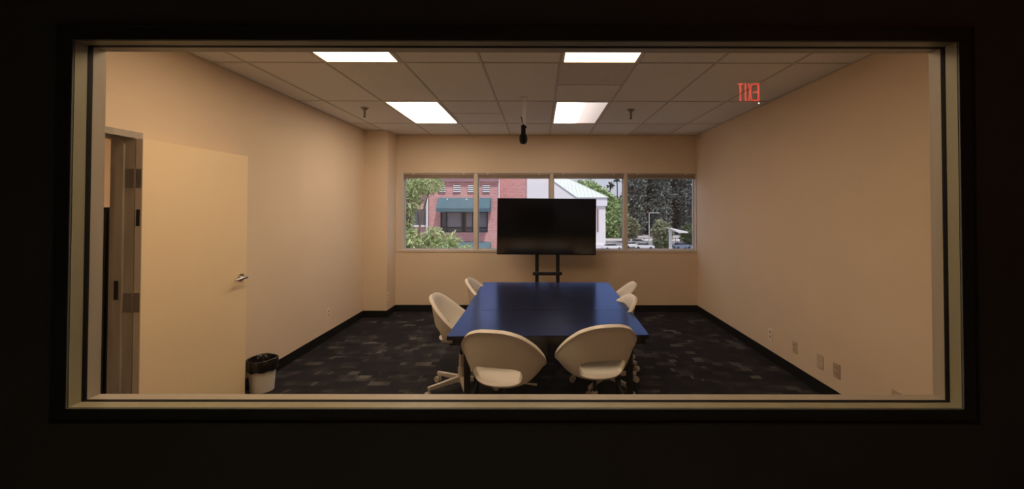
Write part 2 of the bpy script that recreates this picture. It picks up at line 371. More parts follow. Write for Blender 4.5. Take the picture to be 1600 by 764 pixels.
# ------------------------------------------------------------ the hall where the camera stands (unlit)
structure(box('floor_hall', M['hall_floor'], -4.2, 4.2, -2.2, YF, -.05, 0), 'dark floor of the unlit hall', 'floor')
structure(box('ceiling_hall', M['hall'], -4.2, 4.2, -2.2, YF, H, H+.1), 'dark ceiling of the unlit hall', 'ceiling')
structure(box('wall_hall_back', M['hall'], -4.2, 4.2, -2.3, -2.2, -.05, H+.1), 'dark back wall of the unlit hall', 'wall')
structure(box('wall_hall_left', M['hall'], -4.3, -4.2, -2.3, YF, -.05, H+.1), 'dark left wall of the unlit hall', 'wall')
structure(box('wall_hall_right', M['hall'], 4.2, 4.3, -2.3, YF, -.05, H+.1), 'dark right wall of the unlit hall', 'wall')

# observation window
w1 = structure(empty('window_1'), 'wide interior observation window with a painted steel frame', 'window')
def ring(name, m, x0, x1, z0, z1, t_, y0, y1, parent, bev=0):
    # four rails around the opening x0..x1, z0..z1, thickness t_ outwards
    MB().box(x0-t_, x1+t_, y0, y1, z0-t_, z0, bev).build(name+'_bottom' if False else name, m, parent)
    MB().box(x0-t_, x1+t_, y0, y1, z1, z1+t_, bev).build(name, m, parent)
    MB().box(x0-t_, x0, y0, y1, z0, z1, bev).build(name, m, parent)
    MB().box(x1, x1+t_, y0, y1, z0, z1, bev).build(name, m, parent)
ring('reveal_rail', M['reveal'], OX0, OX1, OZ0, OZ1, .019, YF-.001, 1.6965, w1)
ring('gasket', M['gasket'], OX0+.001, OX1-.001, OZ0+.001, OZ1-.001, .018, 1.6965, 1.716, w1)
ring('stop_rail', M['reveal_in'], OX0-.001, OX1+.001, OZ0-.001, OZ1+.001, .018, 1.716, YN+.012, w1)
ring('face_rail', M['hframe'], OX0-.001, OX1+.001, OZ0-.001, OZ1+.001, .052, YF-.010, YF-.0012, w1, .002)
ring('face_lip', M['hframe'], OX0-.048, OX1+.048, OZ0-.048, OZ1+.048, .006, YF-.018, YF-.0102, w1, .001)
ring('inner_face_rail', M['reveal_in'], OX0-.019, OX1+.019, OZ0-.019, OZ1+.019, .034, YN+.0005, YN+.012, w1)
MB().box(OX0-.004, OX1+.004, 1.7042, 1.7082, OZ0-.004, OZ1+.004).build('glass_pane', M['glass'], w1)

# exit sign hanging in the hall behind the camera, seen mirrored in the glass
ex = empty('exit_sign', (1.78, -.28, 2.585), 0, 'red lit EXIT sign, seen mirrored in the glass near the ceiling at right', 'exit sign')
MB().box(-.16, .16, -.05, 0, -.105, .105, .006).build('housing', M['bezel'], ex)
MB().box(-.01, .01, -.035, -.015, .105, H-2.585).build('mount', M['bezel'], ex)
ltr = MB(); lh, st = .152, .014
def bar2(cx_, cz_, w_, h_, ang=0):
    ltr.box(-w_/2, w_/2, 0, .003, -h_/2, h_/2, 0, Matrix.Translation((cx_, 0, cz_)) @ Matrix.Rotation(ang, 4, 'Y'))
# seen from +y the text runs from +x to -x
def X(u): return -u
st = .0125; u = -.092; lw = .052
bar2(X(u+st/2), 0, st, lh)
for cz_ in (lh/2-st/2, 0, -lh/2+st/2): bar2(X(u+lw/2), cz_, lw, st)
a = math.atan2(.027, lh-.01); bar2(X(-.015), 0, st*.9, lh*1.0, a); bar2(X(-.015), 0, st*.9, lh*1.0, -a)
bar2(X(.024), 0, st, lh)
bar2(X(.067), lh/2-st/2, .050, st); bar2(X(.067), 0, st, lh)
ltr.build('letters', emission_panel('red exit letters', (1, .045, .035), 7.5), ex)
MB().lathe([(.002, 0), (.004, .004), (.002, .008)], 0, 0, 10).build('indicator_lamp', emission_panel('green indicator', (.55, 1, .6), 60), ex, loc=(.088, .004, -.098))

# ------------------------------------------------------------ back ribbon window
w2 = structure(empty('window_2'), 'ribbon window of four panes with raised blinds above', 'window')
WY = YB+.07
muls = [-.985, .19, 1.345]
MB().box(WX0, WX1, YB-.012, YB+.19, WZ0-.02, WZ0+.012).build('sill', M['wframe'], w2)
MB().box(WX0, WX1, YB+.0, YB+.14, WZ1-.02, WZ1).build('head', M['wframe'], w2)
MB().box(WX0, WX0+.085, YB+.0, YB+.14, WZ0+.012, WZ1-.02).build('jamb', M['wframe'], w2)
MB().box(WX1-.012, WX1, YB+.0, YB+.14, WZ0+.012, WZ1-.02).build('jamb', M['wframe'], w2)
for x in muls: MB().box(x-.03, x+.03, WY-.045, WY+.05, WZ0+.012, WZ1-.02, .003).build('mullion', M['wframe'], w2)
edges = [WX0+.085, muls[0]-.03, muls[0]+.03, muls[1]-.03, muls[1]+.03, muls[2]-.03, muls[2]+.03, WX1-.012]
for k in range(4):
    a, b = edges[2*k], edges[2*k+1]; z0, z1 = WZ0+.012, WZ1-.02
    sa = MB(); f = .014
    sa.box(a, b, WY+.01, WY+.04, z0, z0+f).box(a, b, WY+.01, WY+.04, z1-f, z1).box(a, a+f, WY+.01, WY+.04, z0+f, z1-f).box(b-f, b, WY+.01, WY+.04, z0+f, z1-f)
    s = sa.build('sash', M['alum'], w2)
    MB().box(a+f, b-f, WY+.02, WY+.028, z0+f, z1-f).build('pane', M['wglass'], s)
names = ['far left pane, above the tree', 'second pane, left of the television', 'third pane, behind the television', 'far right pane, beside the right wall']
for k in range(4):
    a, b = edges[2*k]+.004, edges[2*k+1]-.004
    if k == 3: b = WX1-.004-.012
    t = empty('window_blind', ((a+b)/2, YB+.03, WZ1-.02), 0, 'tan raised blind over the '+names[k], 'blind', 'raised window blinds')
    w = (b-a)/2
    MB().box(-w, w, -.022, .022, -.03, -.001, .002).build('headrail', M['blind'], t)
    sl = MB()
    for q in range(7): sl.box(-w+.003, w-.003, -.02, .02, -.036-q*.006, -.0325-q*.006)
    tag(sl.build('slats', M['blind'], t), kind='stuff')
    MB().box(-w+.002, w-.002, -.021, .021, -.086, -.075, .002).build('bottom_rail', M['blind'], t)
    for xx in (-w*.72, w*.72): MB().box(xx-.012, xx+.012, -.026, -.0225, -.025, -.004).build('bracket', M['wframe'], t)

# ------------------------------------------------------------ left door
d1 = structure(empty('door_1', (XL, DY1, 0)), 'grey steel door frame in the left wall', 'door frame')
f = .052; pr = .012
fm = MB()   # coordinates relative to (XL, DY1, 0)
fm.box(-.143, pr, 0, .0, 0, 0) if False else None
MB().box(-.143, 0, 0, .028, 0, DZ+.028).box(0, pr, 0, f, 0, DZ+.04).build('jamb', M['dframe'], d1)
MB().box(-.143, 0, DY0-DY1-.028, DY0-DY1, 0, DZ+.028).box(0, pr, DY0-DY1-f, DY0-DY1, 0, DZ+.04).build('jamb', M['dframe'], d1)
MB().box(-.143, 0, DY0-DY1, 0, DZ, DZ+.028).box(0, pr, DY0-DY1, 0, DZ, DZ+.04).build('head', M['dframe'], d1)
MB().box(-.105, -.05, -.014, 0, 0, DZ).build('stop', M['dframe'], d1)
MB().box(-.105, -.05, DY0-DY1, -.014, DZ-.014, DZ).build('stop', M['dframe'], d1)
MB().box(-.094, -.066, -.0165, -.0142, 1.02, 1.14, .001).build('strike_plate', M['dark'], d1)
for z in (.28, 1.0, 1.78): MB().box(-.046, .002, -.0028, -.0002, z-.06, z+.06).build('hinge_plate', M['steel'], d1)
# the open leaf: hinge corner on the frame face, swung flat against the wall
leaf = empty('open_door', (XL+pr+.004, DY1+.002, 0), math.radians(-2.0), 'cream door leaf standing open against the left wall', 'door')
dw, dt = .94, .045
MB().box(0, dt, 0, dw, .012, DZ-.004, .002).build('door_panel', M['doorpaint'], leaf)
MB().box(.001, dt-.001, -.0025, -.0003, .012, DZ-.004).build('hinge_edge', M['dedge'], leaf)
MB().box(.010, .034, -.006, -.0028, 1.48, 1.585, .002).build('edge_latch', M['dark'], leaf)
for z in (.28, 1.0, 1.78):
    hh = MB().box(.002, .040, -.0048, -.0027, z-.06, z+.06).build('hinge_leaf', M['steel'], leaf)
    MB().tube([(0, -.006, z-.062), (0, -.006, z+.062)], .0045, 8).build('hinge_pin', M['steel'], hh, smooth=True)
hd = MB().tube([(dt, dw-.07, 1.02), (dt+.012, dw-.07, 1.02)], .030, 20)
hd.tube([(dt+.012, dw-.07, 1.02), (dt+.05, dw-.07, 1.02)], .011, 12)
ro = hd.build('rose', M['chrome'], leaf, smooth=True)
MB().tube([(dt+.05, dw-.062, 1.02), (dt+.052, dw-.10, 1.021), (dt+.052, dw-.15, 1.018), (dt+.046, dw-.19, 1.012)], [.011, .011, .009, .008], 12).build('lever', M['chrome'], ro, smooth=True)

# the space beyond the doorway
structure(box('floor_side_room', M['hall_floor'], -5.2, XL-.0, YN, 5.2, -.06, -.002), 'dark floor beyond the left doorway', 'floor')
structure(MB().box(-5.3, XL-.14, YN, 5.3, H, H+.08).build('ceiling_side_room', M['tile']), 'ceiling beyond the left doorway', 'ceiling')
structure(MB().box(-5.3, -5.2, YN, 5.3, -.05, H).box(-5.2, XL-.14, 5.2, 5.3, -.05, H).build('wall_side_room', M['wall']), 'tan wall beyond the left doorway', 'wall')
structure(MB().box(-5.3, -4.2, YN-.1, YN, -.05, H+.08).build('wall_side_room_front', M['wall']), 'wall beside the left doorway', 'wall')
sl = tag(MB().box(-4.4, -3.8, 3.4, 4.6, H-.02, H-.002).build('side_room_fill', emission_panel('added side room fill', LAMP_COL, 9.0)), 'unseen panel added to light the room beyond the left doorway', 'ceiling light')  # unseen panel, added to brighten the wall beyond the doorway
rk = empty('equipment_rack', (-3.17, 3.25, 0), 0, 'black equipment rack seen through the left doorway', 'rack')
MB().box(-.26, .26, -.3, .3, 0, 1.6, .006).build('cabinet', M['bezel'], rk)
MB().box(-.25, .25, -.312, -.3015, .05, 1.57, .003).build('front_panel', M['dark'], rk)
for q in range(9): MB().box(-.22, .22, -.322, -.3125, .14+q*.16, .26+q*.16, .002).build('unit', M['blackmetal'], rk)
for z in (1.12, .72): MB().box(.224, .232, -.326, -.3225, z, z+.008).build('status_lamp', emission_panel('rack status lamp', (1, .9, .7), 1.2), rk)

# ------------------------------------------------------------ outlets
def outlet(loc, side, lab, m=None, slots=True, w=.075, h=.118):
    rz = {'left': 0, 'right': PI}[side]
    t = empty('wall_outlet', loc, rz, lab, 'outlet', 'wall outlets')
    MB().box(.0, .007, -w/2, w/2, -h/2, h/2, .002).build('plate', m or M['plate'], t)
    if slots:
        for s in (-1, 1):
            r = MB().box(.0072, .0095, -.017, .017, s*.024-.015, s*.024+.015, .001).build('receptacle', M['plate_dark'], t)
            MB().box(.0096, .0102, -.008, -.005, s*.024-.006, s*.024+.007).box(.0096, .0102, .005, .008, s*.024-.006, s*.024+.007).build('slot', M['slot'], r)
def onwall(px, py, X_):
    y = X_*FOC/(px-844.25); return (X_, y, EYE+(324.4-py)/FOC*y)
outlet(onwall(516, 489, XL), 'left', 'ivory outlet on the left wall between door and column')
outlet((CX1, (CX1)*FOC/(609.5-844.25)-.0, EYE-(463-324.4)/FOC*CX1*FOC/(609.5-844.25)), 'left', 'ivory outlet on the side of the corner column')
outlet(onwall(1205, 521, XR), 'right', 'ivory outlet on the right wall, farthest of four')
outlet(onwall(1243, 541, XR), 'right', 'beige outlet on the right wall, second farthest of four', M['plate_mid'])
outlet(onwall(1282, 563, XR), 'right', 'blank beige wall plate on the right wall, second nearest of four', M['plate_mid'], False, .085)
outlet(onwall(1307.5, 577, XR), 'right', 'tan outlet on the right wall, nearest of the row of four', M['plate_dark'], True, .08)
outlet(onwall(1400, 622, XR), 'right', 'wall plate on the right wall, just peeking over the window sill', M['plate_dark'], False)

# ------------------------------------------------------------ sprinklers, microphone
for (px, py, lab) in ((570.5, 168.5, 'metal sprinkler head on the ceiling left of the far left light'), (988, 170.5, 'metal sprinkler head on the ceiling right of the far right light')):
    y = (H-EYE)*FOC/(324.4-py); x = (px-844.25)/FOC*y
    t = empty('ceiling_sprinkler', (x, y, H), 0, lab, 'sprinkler', 'ceiling sprinklers')
    MB().lathe([(.045, 0), (.043, -.006), (.024, -.018), (.020, -.03), (.012, -.034)], 0, 0, 20).build('escutcheon', M['brass'], t, smooth=True)
    MB().lathe([(.011, -.034), (.013, -.05), (.009, -.056)], 0, 0, 12).build('body', M['brass'], t, smooth=True)
    MB().tube([(-.010, 0, -.056), (-.012, 0, -.078), (-.004, 0, -.098)], .003, 6).tube([(.010, 0, -.056), (.012, 0, -.078), (.004, 0, -.098)], .003, 6).build('yoke', M['steel'], t, smooth=True)
    MB().lathe([(.005, -.056), (.005, -.105)], 0, 0, 8).build('bulb', M['dark'], t, smooth=True)
    MB().lathe([(.016, -.103), (.017, -.106), (.004, -.110)], 0, 0, 14).build('deflector', M['dark'], t, smooth=True)
yy = (H-EYE)*FOC/(324.4-151.5); xm = (820.5-844.25)/FOC*yy
zt = lambda py: EYE+(324.4-py)/FOC*yy-H
t = empty('hanging_microphone', (xm, yy, H), 0, 'black microphone hanging on pale cords from the ceiling', 'microphone')
MB().lathe([(.040, 0), (.038, -.010), (.012, -.016)], 0, 0, 20).build('ceiling_plate', M['lens_frame'], t, smooth=True)
for s in (-1, 1): MB().tube([(s*.004, 0, -.012), (s*.013, 0, zt(172)), (s*.006-.004, 0, zt(196))], .0042, 8).build('cord', M['cord'], t, smooth=True)
MB().tube([(-.032, 0, zt(182)), (-.024, 0, zt(186)), (-.012, 0, zt(192))], .005, 8).build('clip', M['mic'], t, smooth=True)
MB().lathe([(.006, zt(194)), (.022, zt(195.5)), (.024, zt(197)), (.024, zt(209)), (.026, zt(210))], -.008, 0, 20).build('body', M['mic'], t, smooth=True)
MB().lathe([(.028, zt(209)), (.040, zt(212)), (.042, zt(217)), (.039, zt(221)), (.028, zt(224)), (.008, zt(225))], -.008, 0, 24).build('windscreen', M['mic'], t, smooth=True)
MB().box(.016, .026, -.01, .01, zt(200), zt(197), .002).build('knob', M['mic'], t)

# ------------------------------------------------------------ conference table
TZ = .716
tb = empty('conference_table', (.08, 3.95, 0), 0, 'long dark blue conference table with two joined tops', 'table')
def slab(name, pts, z0, z1, m, parent):
    b = MB().prism([(p[0]-.08, p[1]-3.95) for p in pts], 'z', z0, z1)
    return b.build(name, m, parent)
A0, A1 = (-.633, 3.004), (.767, 3.045); B0, B1 = (-.633, 3.770), (.788, 3.773); C0, C1 = (-.658, 5.170), (.819, 5.170)
slab('near_tabletop', [A0, A1, (B1[0], B1[1]-.004), (B0[0], B0[1]-.004)], TZ-.008, TZ, M['table'], tb)
slab('far_tabletop', [(B0[0], B0[1]+.001), (B1[0], B1[1]+.001), C1, C0], TZ-.008, TZ, M['table'], tb)
slab('near_edge_band', [A0, A1, (B1[0], B1[1]-.004), (B0[0], B0[1]-.004)], TZ-.028, TZ-.0082, M['tedge'], tb)
slab('far_edge_band', [(B0[0], B0[1]+.001), (B1[0], B1[1]+.001), C1, C0], TZ-.028, TZ-.0082, M['tedge'], tb)
for (x0, x1, y0, y1) in ((-.58, .72, 3.08, 3.11), (-.58, .72, 5.08, 5.11), (-.61, -.58, 3.08, 5.11), (.72, .75, 3.08, 5.11), (-.58, .72, 3.72, 3.75), (-.58, .72, 3.79, 3.82)):
    MB().box(x0-.08, x1-.08, y0-3.95, y1-3.95, TZ-.075, TZ-.028, .002).build('apron_rail', M['blackmetal'], tb)
for (x, y) in ((-.518, 3.17), (.655, 3.17), (-.52, 3.66), (.66, 3.66), (-.52, 4.30), (.66, 4.30), (-.54, 5.02), (.68, 5.02)):
    lg = MB().box(x-.08-.021, x-.08+.021, y-3.95-.021, y-3.95+.021, .02, TZ-.076, .003).build('leg', M['blackmetal'], tb)
    MB().lathe([(.026, 0), (.028, .012), (.015, .02)], x-.08, y-3.95, 14).build('foot', M['bezel'], lg, smooth=True)
for (y) in (3.17, 3.66, 4.30, 5.02): MB().box(-.496-.08, .633-.08, y-3.95-.012, y-3.95+.012, TZ-.125, TZ-.095, .002).build('stretcher', M['blackmetal'], tb)
for (x, y) in ((-.53, 3.065), (-.42, 3.065), (-.35, 3.065), (.03, 3.065), (.13, 3.065), (.55, 3.065), (.68, 3.065)):
    MB().box(x-.08-.018, x-.08+.018, y-3.95-.012, y-3.95+.012, TZ-.060, TZ-.029, .002).build('bracket', M['bezel'], tb)
MB().box(-.01-.08, .06-.08, 3.115-3.95, 3.175-3.95, TZ-.17, TZ-.076, .004).build('latch_box', M['bezel'], tb)
for xq in (-.518, .655): MB().tube([(xq-.08, 3.192-3.95, .14), (xq-.08, 3.638-3.95, .14)], .010, 8).build('side_rail', M['blackmetal'], tb)

# ------------------------------------------------------------ chairs
def shell_mesh():
    ph = [0, 20, 40, 60, 80, 95, 104, 112, 122, 135, 150, 180]
    hh = [.368, .362, .328, .258, .172, .115, .085, .045, .018, .008, .004, 0]
    rr = [.262, .268, .276, .282, .284, .284, .280, .248, .226, .218, .212, .210]
    N = 144
    ang = np.linspace(-180, 180, N, endpoint=False)
    Hh = np.interp(abs(ang), ph, hh); Rr = np.interp(abs(ang), ph, rr)
    k = np.array([1, 2, 3, 2, 1.])/9
    for _ in range(3):
        Hh = sum(k[i]*np.roll(Hh, i-2) for i in range(5)); Rr = sum(k[i]*np.roll(Rr, i-2) for i in range(5))
    rows = []          # (r, z) functions per angle
    verts = []; ids = []; par = []
    ts = np.linspace(0, 1, 34)
    seat = [0.25, .5, .75, .9]
    def add(x, y, z): verts.append((x, y, z)); return len(verts)-1
    c = add(0, 0, -.008)
    grid = []
    rs = .175
    for q in seat:
        grid.append([add(rs*q*math.sin(math.radians(a)), -rs*q*math.cos(math.radians(a)), -.008*(1-q*q)) for a in ang]); par.append(None)
    for t_ in ts:
        row = []
        for a, h_, R_ in zip(ang, Hh, Rr):
            hz = 1-(1-t_)**1.2
            r = rs+(R_-.016-rs)*hz; z = h_*t_**1.28
            if t_ > .93: r += .016*((t_-.93)/.07)**1.3; z += 0
            row.append(add(r*math.sin(math.radians(a)), -r*math.cos(math.radians(a)), z))
        grid.append(row); par.append(t_)
    A, TC, TH = 49.0, .25, .20
    faces = []
    for i in range(N): faces.append((c, grid[0][(i+1) % N], grid[0][i]))
    def inside(a, t_): return (abs(a)/A)**4.0+(abs(t_-TC)/TH)**4.0 < 1
    keep = {}
    for j in range(len(grid)-1):
        for i in range(N):
            i2 = (i+1) % N
            if par[j] is not None:
                a_ = ang[i]+180/N; tm = (par[j]+par[j+1])/2
                if inside(a_, tm): keep.setdefault('cut', set()).add((i, j)); continue
            faces.append((grid[j][i], grid[j][i2], grid[j+1][i2], grid[j+1][i]))
    # snap the border of the cut to the rounded outline
    cut = keep['cut']; bv = set()
    for (i, j) in cut:
        for (di, dj) in ((0, 0), (1, 0), (0, 1), (1, 1)):
            cells = [((i+di-1+e) % N, j+dj-1+g) for e in (0, 1) for g in (0, 1)]
            if any(q not in cut for q in cells): bv.add(((i+di) % N, j+dj))
    for (i, j) in bv:
        a_ = ang[i]; t_ = par[j]; u_ = a_/A; v_ = (t_-TC)/TH
        s_ = (abs(u_)**4.0+abs(v_)**4.0)**(-1/4.0); a2 = u_*s_*A; t2 = TC+v_*s_*TH
        h_ = np.interp(a2, ang, Hh); R_ = np.interp(a2, ang, Rr)
        hz = 1-(1-t2)**1.2; r = rs+(R_-.016-rs)*hz
        verts[grid[j][i]] = (r*math.sin(math.radians(a2)), -r*math.cos(math.radians(a2)), h_*t2**1.28)
    me = bpy.data.meshes.new('seat_shell'); me.from_pydata(verts, [], faces); me.update()
    bm = bmesh.new(); bm.from_mesh(me)
    bmesh.ops.delete(bm, geom=[v for v in bm.verts if not v.link_faces], context='VERTS')
    bmesh.ops.recalc_face_normals(bm, faces=bm.faces); bm.to_mesh(me); bm.free()
    me.polygons.foreach_set('use_smooth', [True]*len(me.polygons))
    return me
SEAT = .470
def make_chair():
    t = empty('swivel_chair', (0, 0, 0))
    sh = link('seat_shell', shell_mesh(), M['white'], t, loc=(0, 0, SEAT))
    so_ = sh.modifiers.new('thickness', 'SOLIDIFY'); so_.thickness = .027; so_.offset = 0
    bv_ = sh.modifiers.new('edge', 'BEVEL'); bv_.width = .005; bv_.segments = 3; bv_.limit_method = 'ANGLE'; bv_.angle_limit = math.radians(60)
    MB().box(-.09, .09, -.09, .09, SEAT-.052, SEAT-.020, .006).build('seat_bracket', M['blackmetal'], t, smooth=True)
    MB().lathe([(.021, .20), (.021, .315)], 0, 0, 20).build('column', M['whitemetal'], t, smooth=True)
    MB().lathe([(.0135, .30), (.0135, SEAT-.055)], 0, 0, 16).build('gas_piston', M['blackmetal'], t, smooth=True)  # black here stands in for the shade beneath the seat
    MB().lathe([(.030, .075), (.030, .20), (.024, .205)], 0, 0, 20).build('hub', M['whitemetal'], t, smooth=True)
    MB().tube([(.03, .02, SEAT-.066), (.12, .07, SEAT-.07), (.20, .10, SEAT-.085)], [.005, .005, .009], 8).build('height_lever', M['castor'], t, smooth=True)
    for k in range(5):
        a = 2*PI*k/5; R_ = Matrix.Rotation(a, 4, 'Z')
        lb = MB(); n0 = len(lb.bm.verts)
        pr_ = [(.02, .082), (.305, .070), (.305, .098), (.02, .128)]
        lb.prism(pr_, 'y', -.015, .015)
        for v in lb.bm.verts:
            if v.co.x > .2: v.co.y *= .85
        bmesh.ops.bevel(lb.bm, geom=list(lb.bm.edges), offset=.003, segments=2, affect='EDGES')
        bmesh.ops.transform(lb.bm, matrix=R_, verts=lb.bm.verts)
        lg = lb.build('leg', M['whitemetal'], t, smooth=True)
        cb = MB(); cb.tube([(.292, 0, .045), (.292, 0, .072)], .008, 10)
        for s in (-1, 1): cb.tube([(.305, s*.006, .0275), (.305, s*.021, .0275)], .027, 18)
        bmesh.ops.transform(cb.bm, matrix=R_, verts=cb.bm.verts)
        cb.build('caster', M['castor'], lg, smooth=True)
    return t
# (x, y, facing angle: 0 faces +y, positive turns towards -x), base turn is baked in the same rotation
CH = [(-.232, 2.955, -13, 0, 'white swivel chair in front of the table, left of the near pair'),
      (.392, 3.082, 13, 0, 'white swivel chair in front of the table, right of the near pair'),
      (-.680, 3.845, -90, 0, 'white swivel chair at the left table edge, nearer of two, wheeled base showing'),
      (-.515, 4.690, -90, 0, 'white swivel chair at the left table edge, farther of two'),
      (.600, 3.93, 92, .028, 'white swivel chair at the right table edge, nearer of two, mostly behind the tabletop'),
      (.722, 4.475, 84, 0, 'white swivel chair at the right table edge, farther of two')]
ch0 = make_chair()
BASE = [10, 40, 144+90-180+36-90, 20, -58, -53]
for k, (x, y, a, b_, lab) in enumerate(CH):
    c = ch0 if k == 0 else copy_tree(ch0)
    c.location = (x, y, 0); c.rotation_euler = (0, 0, math.radians(a)); tag(c, lab, 'chair', 'white swivel chairs around the table')
for c in [o for o in C.objects if o.name.startswith('swivel_chair')]:
    k = [i for i, q in enumerate(CH) if abs(q[0]-c.location.x) < 1e-4][0]
    # world angle wanted for one arm of each base
    want = {0: 20, 1: 90, 2: 180-36, 3: 150, 4: 18, 5: 31}[k]
    for ch in KIDS(c):
        if CH[k][3] and ch.name.split('.')[0] in ('seat_shell', 'seat_bracket', 'height_lever'): ch.location.z -= CH[k][3]
        if ch.name.startswith('leg'): ch.rotation_euler = (0, 0, math.radians(want-CH[k][2]))

# ------------------------------------------------------------ television and stand
TY = 6.20
def tvx(px): return (px-844.25)/FOC*TY
def tvz(py): return EYE+(324.4-py)/FOC*TY
tx0, tx1, tz0, tz1 = tvx(778.3), tvx(933.0), tvz(398), tvz(310)
tcx, tcz = (tx0+tx1)/2, (tz0+tz1)/2; hw, hz_ = (tx1-tx0)/2, (tz1-tz0)/2
tv = empty('television', (tcx, TY, tz0), 0, 'large black wide screen television in front of the window', 'television')
tv.rotation_euler = (0, math.radians(.45), math.radians(.6))
MB().box(-hw, hw, -.002, .045, 0, 2*hz_, .004).build('casing', M['bezel'], tv, smooth=True)
MB().box(-hw+.008, hw-.008, -.0045, -.0022, .016, 2*hz_-.008).build('screen', M['gloss'], tv)
MB().box(-.3, .3, .045, .075, .12, .5, .008).build('rear_housing', M['bezel'], tv)
st = empty('television_stand', (tcx, TY+.13, 0), 0, 'black two pole stand carrying the television behind the table', 'stand')
p0, p1 = tvx(841)-tcx+.0, tvx(874)-tcx
for p in (p0, p1): MB().box(p-.026, p+.026, -.03, .02, .06, tz1-.25, .003).build('upright', M['blackmetal'], st)
MB().box(p0-.06, p1+.06, -.075, -.031, tvz(431), tvz(426), .003).build('crossbar', M['blackmetal'], st)
for z in (tz0+.16, tz0+.5): MB().box(p0-.12, p1+.12, -.05, -.031, z-.02, z+.02).build('mounting_rail', M['blackmetal'], st)
for p in (p0, p1):
    bl = MB().box(p-.025, p+.025, -.38, .30, .062, .10, .003).build('base_leg', M['blackmetal'], st)
    for q in (-.34, .26): MB().tube([(p-.014, q, .031), (p+.014, q, .031)], .031, 16).build('wheel', M['tyre'], bl, smooth=True)
MB().box(p0-.04, p1+.04, -.03, .03, .10, .14, .002).build('base_crossbar', M['blackmetal'], st)

# ------------------------------------------------------------ bin behind the door leaf
bx, by = -2.425, 3.845
bn = empty('waste_bin', (bx, by, 0), 0, 'white waste bin lined with a black bag behind the door', 'bin')
MB().lathe([(.086, .0), (.092, .004), (.110, .262), (.114, .266), (.114, .270)], 0, 0, 32, False).build('bin_body', M['bin'], bn, smooth=True)
MB().lathe([(.001, .0), (.090, .0), (.086, .008), (.001, .008)], 0, 0, 32, False).build('bin_bottom', M['bin'], bn)
n = 56; bg = bmesh.new(); prof = [(.1155, .182), (.119, .186), (.122, .24), (.121, .276), (.116, .281), (.108, .276), (.100, .23), (.088, .16), (.074, .09), (.02, .06)]
rings = []
for i, (r, z) in enumerate(prof):
    rings.append([bg.verts.new(((r+.0018*math.sin(k*2.1+i)+.0015*math.sin(k*1.3))*math.cos(2*PI*k/n), (r+.0018*math.sin(k*2.1+i)+.0015*math.sin(k*1.3))*math.sin(2*PI*k/n), z+(.005*math.sin(k*.9) if i in (0, 1) else .004*math.sin(k*.37+1) if i in (3, 4) else 0))) for k in range(n)])
for r0, r1 in zip(rings, rings[1:]):
    for k in range(n): bg.faces.new((r0[k], r0[(k+1) % n], r1[(k+1) % n], r1[k]))
bmesh.ops.recalc_face_normals(bg, faces=bg.faces); me = bpy.data.meshes.new('bin_liner'); bg.to_mesh(me); bg.free()
link('bin_liner', me, M['bag'], bn, True)

# ------------------------------------------------------------ outdoors
GZ = -7.9
def P(px, py, d): return Vector(((px-844.25)/FOC*d, d, EYE+(324.4-py)/FOC*d))
structure(box('ground', M['asphalt'], -200, 300, 12, 420, GZ-.2, GZ), 'grey asphalt parking lot outside', 'ground')
structure(box('street', M['street'], -200, 300, 128, 158, GZ, GZ+.03), 'pale street beyond the parking lot', 'street')
structure(MB().box(-200, 300, 125, 128, GZ, GZ+.15).build('sidewalk', M['concrete']), 'pale sidewalk along the street', 'sidewalk')

# brick building
BY = 34.0
bb = empty('brick_building', (0, 0, 0), 0, 'red brick building with teal awnings seen through the left panes', 'building')
xA, xB, xC = P(672, 0, BY).x, P(779.5, 0, BY).x, P(822, 0, BY+2).x
zv = lambda py: P(0, py, BY).z
topz = 6.0
wx0, wx1, wz0, wz1 = P(690, 0, BY).x, P(764, 0, BY).x, zv(363.5), zv(330)
fb = MB()
fb.box(xA, wx0, BY, BY+8, GZ, topz).box(wx1, xB, BY, BY+8, GZ, topz).box(wx0, wx1, BY, BY+8, wz1, topz).box(wx0, wx1, BY, BY+8, GZ, wz0).box(wx0, wx1, BY+.5, BY+8, wz0, wz1)
fb.build('brick_wall', M['brick'], bb)
MB().box(xA-12, xA-.22, BY+.5, BY+8, GZ, topz).build('side_wall', M['brick_pale'], bb)
MB().box(xB, xC, BY+2, BY+8, GZ, topz).build('recessed_wall', M['brick'], bb)
MB().box(xA-12, xB+.1, BY-.18, BY+.0, zv(284), zv(284)+1.6).build('cornice', M['mauve_shade'], bb)  # the cornice shadow is put into this band's mauve colour
MB().tube([(xA-.11, BY-.1, GZ), (xA-.11, BY-.1, topz)], .09, 8).build('downspout', M['louvre'], bb)
MB().tube([(xB+.08, BY+.1, GZ), (xB+.08, BY+.1, topz)], .06, 8).build('downspout', M['louvre'], bb)
for px in (692.5, 716, 738.5, 761.5):
    x = P(px, 0, BY).x
    v = MB().box(x-.27, x+.27, BY-.03, BY-.005, zv(301), zv(289)).build('vent', M['bronze'], bb)
    for q in range(4):
        z = zv(301)+.03+q*.15
        MB().box(x-.29, x+.29, BY-.10, BY-.032, z, z+.085).build('louvre_slat', M['louvre'], v)
def awning(x0, x1, z0, z1, dp):
    b = MB().prism([(BY, z0), (BY-dp, z0), (BY-dp, z0+.28), (BY-dp*.55, z1-.12), (BY, z1)], 'x', x0, x1)
    return b.build('awning', M['teal'], bb)
ax0, ax1 = P(684.5, 0, BY-.8).x, P(767.5, 0, BY-.8).x
awning(ax0, ax1, zv(331), zv(309), 1.15); awning(ax0, ax1, zv(400), zv(377.5), 1.15)
for px in (701, 731): x = P(px, 0, BY-.6).x; MB().tube([(x, BY-.66, zv(312)), (x, BY-.72, zv(312.8))], .06, 8).build('awning_lamp', M['louvre'], bb)
